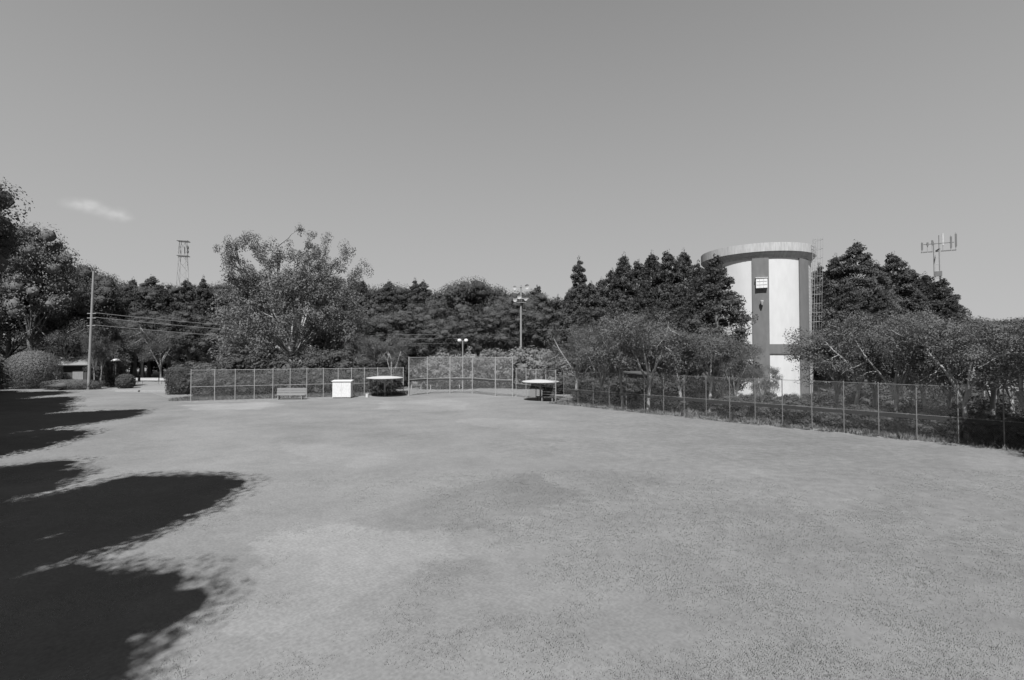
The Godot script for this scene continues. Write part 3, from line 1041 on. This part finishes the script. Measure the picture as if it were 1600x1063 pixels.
func build_small_things() -> void:
	build_shelter(on_ground(601, 619.5), 3.6, 1.84, "round white-roofed shelter on a post beside the white locker")
	build_shelter(on_ground(844.5, 626.0), 3.4, 1.72, "round white-roofed shelter on a post by the right fence corner")
	build_bench(on_ground(454, 624.3), 0.05, 2.7, "wide pale slatted bench standing against the left fence", M.wood)
	build_bench(on_ground(856, 627.6), -0.4, 1.2, "short dark bench next to the shelter by the fence corner", M.dark_wood)
	build_locker()
	var o := thing("bucket", on_ground(573.5, 621.0), 0, "small white bucket on the ground near the shelter", "bucket")
	var s := Shape.new()
	s.lathe([Vector2(0.0, 0.0), Vector2(0.13, 0.0), Vector2(0.17, 0.33), Vector2(0.185, 0.35), Vector2(0.16, 0.34), Vector2(0.12, 0.03), Vector2(0.0, 0.03)], 0, TAU, 18)
	part("body", s.done(), M.white_paint, o)
	s = Shape.new()
	var pth := []
	for k in 9: pth.append(Vector3(cos(PI * k / 8) * 0.18, 0.33 + sin(PI * k / 8) * 0.15, 0))
	s.tube(pth, taper(0.01, 0.01, 9), 5)
	part("handle", s.done(), M.steel, o)
	build_flood_pole()
	build_lamp_post()
	build_dome_lamp(1537, 582, 33, 0.66, 0.3, "park lamp with a white dome shade among the right-hand cherry trees")
	# low rail behind the backstop
	var a := foot_at(643, 57.5)
	var b := foot_at(718, 57.5)
	o = thing("low_rail", a, 0, "low pipe rail on short pale posts behind the backstop", "rail")
	var len := a.distance_to(b)
	part("rail", pipe_mesh(Vector3(0, 0.5, 0), Vector3(len, 0.5, 0), 0.035), M.steel, o)
	for k in 6: part("post", pipe_mesh(Vector3(len * k / 5.0, -0.1, 0), Vector3(len * k / 5.0, 0.55, 0), 0.05), M.pale_roof, o)
	# ribbed shed behind the right fence
	o = thing("ribbed_shed", foot_at(1018, 51), 0.55, "dark ribbed metal shed half hidden behind the cherry trunks", "shed")
	part("wall", box_mesh(Vector3(5.0, 2.1, 3.0), Vector3(0, 1.05, 0)), M.wall, o)
	for k in 20: part("rib", box_mesh(Vector3(0.06, 2.0, 0.05), Vector3(-2.4 + k * 0.252, 1.05, 1.525)), M.tower_dark, o)
	var rf := Shape.new()
	rf.box(Vector3(0, 2.24, 0), Vector3(5.4, 0.1, 3.5), Basis(Vector3.RIGHT, 0.05))
	part("roof", rf.done(), M.wall, o)
	# white plank bench behind the right fence
	o = thing("plank_bench", foot_at(1029, 41), 0.1, "white two-plank bench behind the right fence before the dark shed", "bench")
	for x in [-0.46, 0.46]:
		part("plank", box_mesh(Vector3(0.76, 0.28, 0.05), Vector3(x, 0.98, 0)), M.white_paint, o)
		part("seat_plank", box_mesh(Vector3(0.76, 0.05, 0.36), Vector3(x, 0.5, 0.22)), M.white_paint, o)
		part("leg", box_mesh(Vector3(0.07, 1.1, 0.06), Vector3(x, 0.55, -0.057)), M.steel, o)
		part("leg", box_mesh(Vector3(0.07, 0.47, 0.06), Vector3(x, 0.235, 0.33)), M.steel, o)

# ------------------------------------------------------------------ trees
func plant(src: Node3D, u: float, top_v: float, z: float, label: String, group: String, wide := 1.0, mat: Material = null) -> Node3D:
	var at := foot_at(u, z)
	var want := at_depth(u, top_v, z).y
	var k: float = want / float(src.get_meta("height"))
	var o := copy_of(src, at, rng.randf() * TAU, Vector3(k * wide, k, k * wide), label, group)
	if mat:
		var cr: MeshInstance3D = o.get_node("crown")
		cr.material_override = mat
	return o

func ordinal(k: int) -> String:
	var w := ["first", "second", "third", "fourth", "fifth", "sixth", "seventh", "eighth", "ninth", "tenth", "eleventh", "twelfth", "thirteenth", "fourteenth", "fifteenth", "sixteenth", "seventeenth", "eighteenth", "nineteenth"]
	if k < 19: return w[k]
	var tens: String = ["twent", "thirt", "fort", "fift", "sixt"][(k + 1) / 10 - 2]
	return tens + "ieth" if (k + 1) % 10 == 0 else tens + "y-" + w[(k + 1) % 10 - 1]

func plant_at(src: Node3D, x: float, z: float, h: float, label: String, group: String, wide := 1.0, mat: Material = null) -> Node3D:
	var k: float = h / float(src.get_meta("height"))
	var o := copy_of(src, Vector3(x, 0, -z), rng.randf() * TAU, Vector3(k * wide, k, k * wide), label, group)
	if mat:
		var cr: MeshInstance3D = o.get_node("crown")
		cr.material_override = mat
	return o

func build_trees() -> void:
	var ced := [make_cedar(101, 16.0, 3.7, 0.19), make_cedar(102, 17.0, 3.1, 0.19, 0.08, 0.3), make_cedar(103, 15.0, 4.1, 0.19, 0.12, 0.35)]
	var brd := [make_broadleaf(201, 15.0, 4.6, 0.22, 0.25, null, 0.9, "broadleaf_tree", 2.3), make_broadleaf(202, 14.0, 5.2, 0.22, 0.2, null, 0.9, "broadleaf_tree", 2.3), make_broadleaf(203, 16.0, 4.2, 0.22, 0.22, null, 0.9, "broadleaf_tree", 2.3)]
	var che := [make_cherry(301, 6.5, 2.9, 0.1, M.leaf_light, 1.9), make_cherry(302, 6.2, 3.2, 0.1, M.leaf_light, 1.5), make_cherry(303, 6.8, 2.7, 0.1, M.leaf_light, 2.3), make_cherry(304, 6.4, 3.0, 0.1, M.leaf_light, 1.7)]
	var big := make_big_tree(401, 19.0, 9.0, 0.2)
	var shr := [make_shrub(501, 2.6, 1.7, 0.14, M.leaf), make_shrub(502, 2.4, 1.9, 0.14, M.leaf), make_shrub(503, 2.8, 1.5, 0.14, M.leaf_light)]
	var near := [make_broadleaf(601, 12.0, 4.2, 0.2, 0.06, M.leaf, 1.4, "shade_tree", 3.4), make_broadleaf(602, 18.0, 4.3, 0.17, 0.42, M.leaf, 1.4, "shade_tree", 4.6)]
	rng.seed = 77
	# the wood along the back, three rows deep: [u, top v, depth, kind 0 cedar / 1 broadleaf]
	var row := [[112, 430, 92, 1], [150, 428, 95, 1], [178, 446, 98, 0], [190, 442, 92, 1], [206, 434, 96, 0], [222, 440, 90, 1], [235, 430, 95, 0], [252, 442, 90, 0], [268, 440, 95, 1], [290, 436, 92, 0], [303, 444, 97, 0], [316, 431, 90, 0], [336, 436, 95, 1], [360, 440, 96, 1], [400, 436, 97, 0], [440, 440, 96, 1], [480, 436, 97, 0], [520, 436, 95, 1], [552, 430, 92, 1], [566, 436, 88, 0], [583, 446, 92, 1], [607, 438, 88, 0], [626, 446, 92, 1], [648, 434, 90, 0], [661, 438, 86, 0], [676, 470, 84, 1], [690, 458, 90, 1], [708, 443, 88, 1], [722, 446, 93, 1], [746, 436, 88, 1], [768, 440, 90, 1], [787, 458, 94, 1], [803, 462, 84, 1], [822, 448, 88, 1], [840, 446, 90, 0], [856, 456, 86, 1], [872, 460, 90, 0]]
	var count := {}
	for q in row:
		count[q[3]] = count.get(q[3], -1) + 1
		if q[3] == 0:
			plant(ced[rng.randi() % 3], q[0], q[1], q[2], ordinal(count[0]) + " pointed cedar of the back wood, counting from the hut", "cedars of the back wood", rng.randf_range(0.85, 1.15))
		else:
			plant(brd[rng.randi() % 3], q[0], q[1], q[2], ordinal(count[1]) + " round-topped tree of the back wood, counting from the hut", "round trees of the back wood", rng.randf_range(0.85, 1.1))
	for k in 22:   # fuller lower row in front of it
		var u := 205.0 + k * 31.0 + jitter(8)
		if u > 345 and u < 540: continue
		count[2] = count.get(2, -1) + 1
		plant(brd[k % 3], u, rng.randf_range(476, 500), rng.randf_range(74, 80), ordinal(count[2]) + " mid-height bushy tree fronting the back wood, counting from the hut", "bushy trees before the back wood", 1.15)
	# big spreading tree
	plant(big, 458, 378, 61, "broad pale spreading tree with bare limbs, tallest behind the bench", "")
	for k in 6:
		plant_at(shr[k % 3], foot_at(395.0 + k * 26.0, 55.5).x, 55.0 + (k % 2) * 2.0, rng.randf_range(4.2, 5.6), ordinal(k) + " tall bush around the spreading tree's foot, counting from the square hedge", "bushes around the spreading tree", 1.1, M.leaf)
	plant(shr[2], 520, 512, 66, "leafy young tree right of the spreading tree", "", 1.3)
	# cedar group left of the tower
	var m := -1
	for q in [[890, 452, 66, 0], [905, 401, 64, 1], [924, 440, 62, 2], [940, 434, 66, 0], [957, 420, 64, 2], [976, 396, 62, 0], [998, 406, 64, 2], [1020, 393, 62, 0], [1045, 391, 60, 2], [1069, 389, 61, 0], [1092, 406, 58, 1], [1010, 440, 56, 2], [1060, 445, 54, 0], [960, 470, 57, 0], [1032, 470, 53, 2], [985, 485, 54, 1], [915, 480, 58, 2]]:
		m += 1
		plant(ced[q[3]], q[0], q[1], q[2], ordinal(m) + " clumpy cedar left of the water tower, counting from the backstop" if m < 11 else ordinal(m - 11) + " lower cedar fronting the stand left of the water tower", "cedars left of the water tower", 1.0)
	plant(ced[2], 1119, 398, 43, "pointed cedar standing partly in front of the water tower", "", 1.1)
	plant(ced[0], 1090, 430, 44, "lower cedar beside the one in front of the water tower", "", 0.95)
	# trees right of the tower
	var n_label := -1
	for q in [[1282, 410, 66, 1, 0], [1308, 398, 58, 0, 0], [1340, 376, 56, 2, 0], [1372, 408, 58, 0, 0], [1398, 394, 60, 2, 0], [1330, 440, 50, 2, 0], [1380, 450, 50, 0, 0], [1300, 450, 52, 2, 0]]:
		n_label += 1
		plant(ced[q[3]], q[0], q[1], q[2], ordinal(n_label) + " cedar planted right of the water tower, counting the tall back ones first", "cedars right of the water tower", 1.08)
	n_label = -1
	for q in [[1422, 416, 62, 2], [1448, 426, 60, 0], [1474, 434, 58, 2], [1436, 452, 52, 0], [1490, 462, 54, 0]]:
		n_label += 1
		plant(ced[q[3]], q[0], q[1], q[2], ordinal(n_label) + " cedar below the twin-pole mast, counting from the water tower", "cedars below the mast", 1.15)
	n_label = -1
	for q in [[1515, 492, 58], [1545, 500, 62], [1580, 494, 64], [1608, 500, 60], [1640, 494, 60], [1680, 490, 58], [1730, 484, 56], [1560, 515, 48], [1600, 518, 46], [1650, 515, 46]]:
		n_label += 1
		plant(brd[rng.randi() % 3], q[0], q[1], q[2], ordinal(n_label) + " low broad tree beyond the mast, counting away from it", "low trees beyond the mast", 1.05, M.leaf)
	# cherry trees behind the right fence
	var n := 0
	for q in [[900, 512, 44], [938, 524, 41], [972, 508, 38.5], [1012, 492, 36.5], [1036, 520, 38], [1064, 506, 36], [1108, 512, 35], [1150, 540, 34], [1190, 572, 32], [1305, 508, 33], [1335, 504, 30], [1366, 492, 31], [1398, 506, 27.5], [1420, 500, 30], [1446, 492, 27], [1478, 506, 29], [1508, 500, 24.5], [1548, 494, 27], [1580, 508, 26], [1604, 504, 22.5], [1660, 500, 21], [1740, 492, 19]]:
		plant(che[n % 4], q[0], q[1], q[2], ordinal(n) + " cherry tree behind the right fence, counting from the backstop", "cherry trees behind the right fence", 0.7 if q[0] > 1130 and q[0] < 1250 else 1.0)
		n += 1
	# undergrowth between trunks
	for k in 34:
		var u := 885.0 + k * 23.0 + jitter(9)
		var z := lerpf(45.0, 24.0, clampf((u - 885) / 715.0, 0, 1)) + rng.randf_range(5.5, 11)
		if absf(u - 1195) < 90: z = 40.0
		plant_at(shr[k % 3], foot_at(u, z).x, z, rng.randf_range(0.9, 1.3) if z == 40.0 else rng.randf_range(1.4, 2.4), ordinal(k) + " tall wild shrub behind the right fence, counting from the backstop", "undergrowth shrubs", 1.25, M.leaf)
	for k in 66:
		var u := 890.0 + k * 12.0 + jitter(7)
		var p := on_ground(u, 549.0 + 0.1025 * (u - 80.0))
		var back := rng.randf_range(1.6, 4.5)
		var shrub_at := p + Vector3(0.6, 0, -0.8) * back
		plant_at(shr[k % 3], shrub_at.x, -shrub_at.z, rng.randf_range(0.8, 1.7), ordinal(k) + " waist-high bush close behind the right fence, counting from the backstop", "low bushes behind the right fence", 1.5, M.leaf)
	# bushes along the left fence
	for k in 16:
		var u := 310.0 + k * 20.0 + jitter(4)
		var z := lerpf(45.5, 52.5, k / 15.0) + rng.randf_range(0.6, 2.0)
		plant_at(shr[k % 3], foot_at(u, z).x, z, rng.randf_range(2.3, 2.8), ordinal(k) + " leafy bush along the left fence, counting from the square hedge", "bushes along the left fence", 1.1, M.leaf)
	for k in 12:
		var u := 290.0 + k * 29.0 + jitter(9)
		var z := rng.randf_range(60, 68)
		plant_at(shr[(k + 1) % 3], foot_at(u, z).x, z, rng.randf_range(3.0, 4.6), ordinal(k) + " tall dark bush under the back wood, counting from the hedge", "bushes at the foot of the wood", 1.2)
	# pale shrubs behind the backstop and small light trees
	var pale := -1
	for q in [[668, 566, 62], [690, 552, 60], [712, 545, 61], [736, 556, 60], [758, 552, 61], [780, 542, 62], [800, 548, 60], [826, 536, 61], [848, 545, 60], [868, 552, 58]]:
		pale += 1
		plant(shr[rng.randi() % 3], q[0], q[1], q[2], ordinal(pale) + " pale shrub behind the backstop, counting from the left fence", "pale shrubs behind the backstop", rng.randf_range(0.9, 1.2), M.leaf_pale)
	for q in [[590, 518, 60], [612, 530, 58], [565, 535, 59]]:
		plant(che[n % 4], q[0], q[1], q[2], ["small light-leaved tree behind the first shelter", "smallest light-leaved tree beside the backstop", "light-leaved tree at the foot of the spreading tree"][n - 22], "light trees left of the backstop", 0.9)
		n += 1
	# left corner
	plant(brd[2], 50, 346, 62, "light-leaved tall tree rising behind the ball-shaped bush", "", 0.8, M.leaf_big)
	plant(brd[1], 128, 412, 76, "dark round tree behind the utility pole", "", 0.85)
	plant(brd[2], 95, 440, 70, "dark bushy tree behind the hut", "", 1.0)
	plant(brd[0], 165, 470, 80, "round tree right of the utility pole", "", 1.0, M.leaf)
	plant(brd[1], 15, 430, 66, "shaded tree filling the edge of the wood behind the ball-shaped bush", "", 1.1)
	plant(brd[0], -40, 400, 62, "shaded tree at the end of the left wood", "", 1.1)
	plant(che[1], 100, 500, 64, "small spreading tree over the hut roof", "", 1.0)
	plant(che[2], 158, 528, 59, "slim garden tree with pale trunks beside the utility pole", "", 0.6)
	plant(che[0], 148, 524, 58.5, "thin pale-stemmed garden tree before the hut", "", 0.5)
	plant(shr[0], 174, 538, 62, "dark upright shrub near the flat-shaded lamp", "", 0.6, M.leaf)
	plant(che[3], 222, 500, 74, "light-leaved tree over the guard rail", "", 1.1)
	plant(che[1], 252, 520, 72, "low light-leaved tree behind the square hedge", "", 1.0)
	plant(che[0], 196, 515, 73, "light-leaved tree behind the small round shrub", "", 1.0)
	build_shade_shrubs(shr)
	for k in 8:
		plant_at(shr[k % 3], foot_at(-6.0 + k * 20.0, 82.0).x, 81.0 + (k % 2) * 3.0, rng.randf_range(6.0, 7.5), ordinal(k) + " tall bush behind the hut, counting from the ball-shaped bush", "bushes behind the hut", 1.15, M.leaf)
	# the row of tall trees on the left whose shade falls across the field
	var shade := [[-10.5, -3.0, 18.0, 1], [-13.4, 4.5, 17.5, 1], [-20.3, 6.2, 18.0, 1], [-17.0, 0.5, 17.0, 1], [-17.5, -4.5, 17.0, 1], [-25.0, -1.0, 16.0, 0], [-29.0, 6.0, 15.0, 0], [-26.9, 17.0, 14.0, 0], [-34.0, 12.0, 14.0, 0], [-35.0, 19.2, 21.0, 0], [-41.0, 27.0, 17.0, 0], [-38.5, 29.5, 14.0, 0], [-42.4, 33.2, 14.5, 0], [-45.5, 36.5, 14.0, 0], [-52.0, 43.5, 14.0, 0]]
	rng.seed = 5
	for k in shade.size():
		var q: Array = shade[k]
		plant_at(near[q[3]], q[0], q[1], q[2], ordinal(k) + " shade tree in the row beside the field, counting from behind the viewer", "shade trees beside the field", 0.9)
	plant_at(near[1], -31.2, 25.2, 16.2, "tall darkest tree leaning into view at the shaded field edge", "shade trees beside the field", 0.95)

func build_shade_shrubs(shr: Array) -> void:
	for k in 9:
		var z := 40.0 + k * 2.6
		plant_at(shr[k % 3], foot_at(-100.0 + k * 6.0, z).x, z, rng.randf_range(3.6, 5.2), ordinal(k) + " dark shaded shrub under the shade trees, counting towards the ball-shaped bush", "shrubs under the shade trees", 1.2, M.leaf)

func build_grass() -> void:
	rng.seed = 900
	var r0 := on_ground(1007, 644)
	var r1 := on_ground(1570, 701.7)
	var along := (r1 - r0).normalized()
	var across := Vector3(-along.z, 0, along.x)
	if across.x > 0: across = -across
	var patchy := FastNoiseLite.new()
	patchy.seed = 4
	patchy.frequency = 0.35
	var spots := []
	while spots.size() < 15000:
		var t := rng.randf_range(-9, 34)
		var s := 0.75 - pow(rng.randf(), 1.2) * 5.0
		var thick := patchy.get_noise_2d(t * 2.0, s * 2.0)
		if rng.randf() > 0.55 + thick * 1.3: continue
		var h := rng.randf_range(0.25, 0.9) * (0.8 + thick) * (0.45 if s > 0.2 else 1.0)
		var p := r0 + along * t + across * s
		spots.append(Transform3D(Basis(Vector3.UP, rng.randf() * TAU).scaled(Vector3(h * 1.6, h, h * 1.6)), p))
	var tuft := blade_tuft(901, 14, 0.34, 0.2)
	var gm := flat_mat(0.1, 0.9)
	gm.cull_mode = BaseMaterial3D.CULL_DISABLED
	scatter("weeds", tuft, gm, spots, "tall weeds and grass along the foot of the right fence", "weeds")
	spots = []
	for k in 3500:
		var t := rng.randf()
		var p := on_ground(lerpf(268, 632, t), lerpf(626.5, 616.5, t))
		p += Vector3(jitter(0.3), 0, -rng.randf_range(-0.35, 1.6))
		var h := rng.randf_range(0.4, 1.2)
		spots.append(Transform3D(Basis(Vector3.UP, rng.randf() * TAU).scaled(Vector3(h, h, h)), p))
	scatter("verge_grass", tuft, gm, spots, "rough grass along the foot of the left fence", "grass")

func build_short_grass() -> void:
	rng.seed = 950
	var patchy := FastNoiseLite.new()
	patchy.seed = 14
	patchy.frequency = 0.45
	var r0 := on_ground(1007, 644)
	var r1 := on_ground(1570, 701.7)
	var along := (r1 - r0).normalized()
	var across := Vector3(-along.z, 0, along.x)
	if across.x > 0: across = -across
	var spots := []
	var tries := 0
	while spots.size() < 50000 and tries < 300000:
		tries += 1
		var z := 5.5 + 13.0 * pow(rng.randf(), 1.4)
		var x := rng.randf_range(-1.12, 1.12) * z
		var lush := patchy.get_noise_2d(x, z) + patchy.get_noise_2d(x * 0.2 + 40.0, z * 0.2) + clampf((x + 3.0) / 14.0, -0.25, 0.3)
		if rng.randf() > 0.25 + lush * 1.1: continue
		var p := Vector3(x, 0.004, -z)
		if (p - r0).dot(across) < 0.8: continue
		var h := rng.randf_range(0.5, 1.15)
		spots.append(Transform3D(Basis(Vector3.UP, rng.randf() * TAU).scaled(Vector3(h * 1.4, h, h * 1.4)), p))
	var gm := flat_mat(0.19, 0.9)
	gm.cull_mode = BaseMaterial3D.CULL_DISABLED
	gm.backlight_enabled = true
	gm.backlight = grey(0.7)
	scatter("short_grass", blade_tuft(951, 7, 0.026, 0.045), gm, spots, "short tufts of mown grass over the field", "grass")

func _ready() -> void:
	var cam := Camera3D.new()
	cam.name = "camera"
	cam.position = EYE
	cam.rotation.x = PITCH
	cam.fov = rad_to_deg(2.0 * atan(531.5 / FOCAL))
	cam.near = 0.1
	cam.far = 2000
	add_child(cam)
	var env := Environment.new()
	env.background_mode = Environment.BG_SKY
	var sky := ProceduralSkyMaterial.new()
	sky.sky_top_color = grey(0.059)
	sky.sky_horizon_color = grey(0.33)
	sky.sky_curve = 0.6
	sky.ground_bottom_color = grey(0.08)
	sky.ground_horizon_color = grey(0.2)
	sky.sun_angle_max = 1.0
	sky.sky_cover = cloud_cover()
	env.sky = Sky.new()
	env.sky.sky_material = sky
	env.tonemap_mode = Environment.TONE_MAPPER_LINEAR
	env.tonemap_exposure = 1.6
	env.sdfgi_enabled = true
	env.ssao_enabled = true
	env.ssil_enabled = true
	var we := WorldEnvironment.new()
	we.name = "world"
	we.environment = env
	add_child(we)
	var sun := DirectionalLight3D.new()
	sun.name = "sun"
	sun.light_energy = 1.6
	sun.light_angular_distance = 0.5
	sun.light_color = Color(1, 1, 1)
	sun.shadow_enabled = true
	add_child(sun)
	var el := deg_to_rad(56.0)
	sun.look_at_from_position(Vector3.ZERO, Vector3(0.165 * cos(el), -sin(el), -0.986 * cos(el)))
	make_materials()
	build_ground()
	build_fences()
	build_tower()
	build_left_corner()
	build_small_things()
	build_power_line()
	build_masts()
	build_trees()
	build_grass()
	build_short_grass()
